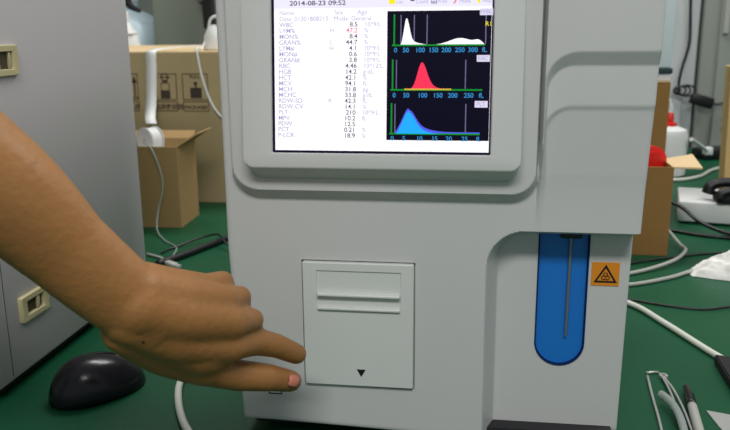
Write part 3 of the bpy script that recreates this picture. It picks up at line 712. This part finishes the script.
b = nb(); bx(b, -.028, .022, -.040, .010, 0, .018, .005); link('pad', b, M_rubber, hp_, smooth=True)
# cables at right
def cable(name, pts, r, m, label, cat='cable', n=8):
    b = nb(); tube(b, pts, r, 12, n); return tag(link(name, b, m, smooth='all'), label, cat)
cable('black_cable', [(.395, .93, .050), (.44, .89, .040), (.465, .84, .022), (.50, .795, .0125), (.54, .775, .0115), (.60, .735, .004), (.64, .72, .004)], .0038, M_blk, 'black cable dropping from behind the open carton across the low white unit')
cable('black_cable', [(.37, .88, .006), (.42, .835, .0035), (.48, .80, .0035), (.56, .79, .0035), (.66, .80, .0035)], .0034, M_blk, 'black cable lying along the foot of the low white unit')
cable('grey_cable', [(.386, .80, .030), (.392, .775, .022), (.402, .72, .009), (.402, .68, .0092), (.37, .62, .0090), (.32, .578, .0045), (.26, .538, .0034), (.19, .50, .0034)], .0030, M_tubeg, 'pale grey cable curving round the foot of the open carton')
cable('grey_cable', [(.45, .60, .0034), (.40, .59, .0034), (.35, .545, .0034), (.29, .505, .0034), (.24, .488, .0034), (.19, .475, .0034)], .0030, M_tubeg, 'pale grey cable running from the crumpled tissue to behind the analyzer')
cable('thin_cable', [(.19, .44, .0022), (.26, .435, .0022), (.31, .415, .0022), (.36, .405, .0022), (.42, .425, .0022), (.52, .41, .0022)], .0016, M_blk, 'thin black wire crossing the bench below the crumpled tissue')
cable('thin_cable', [(.18, .58, .0022), (.27, .600, .0022), (.34, .640, .0022), (.42, .68, .0022), (.48, .70, .0022)], .0020, M_blk, 'thin black wire near the foot of the open carton')
cable('white_tube', [(.19, .470, .0044), (.26, .412, .0044), (.292, .340, .0044), (.326, .246, .0044), (.36, .17, .0044)], .0040, M_tube, 'straight white tube running diagonally from the analyzer to the right border', 'tube')
# tissue
ti = thing('tissue', 'crumpled white tissue on the bench at the right', 'tissue', (.452, .568, 0), math.radians(-22))
b = nb(); n_ = 46; vs = []
for i in range(n_+1):
    for j in range(n_+1):
        u, v = -1+2*i/n_, -1+2*j/n_; r_ = math.hypot(u, v)
        k = noise.fractal(Vector((u*1.7+5, v*1.7, 0)), .9, 2.1, 5)
        rg_ = noise.ridged_multi_fractal(Vector((u*1.2+2, v*1.2+7, .3)), .9, 2, 4, 1, 2)
        ed = max(0, 1-max(abs(u), abs(v))**3)
        h = .001+ed*(.040*max(0, 1-.7*r_)+.012*k*(1-.4*r_)+.007*rg_)
        vs.append(b.verts.new((u*.064*(1+.12*k), v*.034*(1+.25*noise.noise(Vector((u*2, 3, v)))), max(.0008, h))))
for i in range(n_):
    for j in range(n_): b.faces.new((vs[i*(n_+1)+j], vs[(i+1)*(n_+1)+j], vs[(i+1)*(n_+1)+j+1], vs[i*(n_+1)+j+1]))
link('sheet', b, M_tissue, ti, smooth=True)
# black block at the right border
b = nb()
pts = [(.322, .226), (.350, .214), (.392, .195), (.364, .085), (.318, .135)]
loops(b, [[(x, y, 0) for x, y in pts], [(x, y, .012) for x, y in pts]], capf=True, capb=True)
bmesh.ops.bevel(b, geom=b.edges[:], offset=.0015, segments=2, affect='EDGES')
tag(link('black_case', b, M_rubber, smooth=True), 'flat black case at the right border beneath the white tube', 'case')
# tools
hk = cable('hex_key', [(.2370, .177, .0022), (.2320, .127, .0022), (.2270, .070, .0022), (.220, .010, .0022)], .0015, M_steel, 'straight thin steel rod, leftmost of the small tools', 'rod')
cable('steel_pin', [(.2375, .1860, .0020), (.2510, .1895, .0020)], .0014, M_steel, 'short steel pin lying across the head of the thin rod', 'pin')
tw = thing('tweezers', 'slim steel tweezers between thin rod and pen', 'tweezers')
b = nb(); tube(b, [(.2525, .176, .003), (.2520, .14, .0045), (.2490, .09, .0050), (.2440, .03, .0040)], .0013, 8); link('arm', b, M_steel, tw, smooth='all')
b = nb(); tube(b, [(.2540, .176, .003), (.2565, .14, .0045), (.2555, .09, .0050), (.2510, .03, .0040)], .0013, 8); link('arm', b, M_steel, tw, smooth='all')
b = nb(); lathe(b, [(.0022, 0), (.0046, 0), (.005, .0015), (.0046, .0035), (.0022, .0035), (.0022, 0)], (.2545, .177, .001), 20); tube(b, [(.2535, .180, .003), (.2505, .186, .003)], .0009, 6); link('hinge_eye', b, M_steel, tw, smooth=True)
ct = cable('clear_tube', [(.2375, .116, .0045), (.2410, .108, .0045), (.2445, .092, .0045), (.2450, .070, .0045), (.2420, .040, .0045), (.236, .01, .0045)], .0040, M_clear, 'short curved translucent tube overlapping the tweezers', 'tube')
ct.location.z = .006
pn = thing('pen', 'ballpoint pen with black grip and grey barrel among the tools', 'pen')
b = nb(); tube(b, [(.2700, .1440, .0068), (.2680, .122, .0068), (.2652, .100, .0068)], [.0030, .0050, .0052], 16, 4); link('grip', b, M_pencap, pn, smooth='all')
b = nb(); tube(b, [(.2652, .100, .0068), (.2620, .076, .0068), (.253, .006, .0068)], .0048, 16, 4); link('barrel', b, M_tubeg, pn, smooth='all')
b = nb(); tube(b, [(.2700, .144, .0068), (.2705, .1505, .0064)], [.0022, .0008], 12, 4); link('tip', b, M_steel, pn, smooth='all')
b = nb(); pts = [(.2800, .102), (.3050, .094), (.3080, .060), (.2880, .040), (.2830, .070)]
loops(b, [[(x, y, 0) for x, y in pts], [(x, y, .0015) for x, y in pts]], capf=True, capb=True)
tag(link('metal_plate', b, M_steel), 'small angular metal plate right of the pen', 'plate')
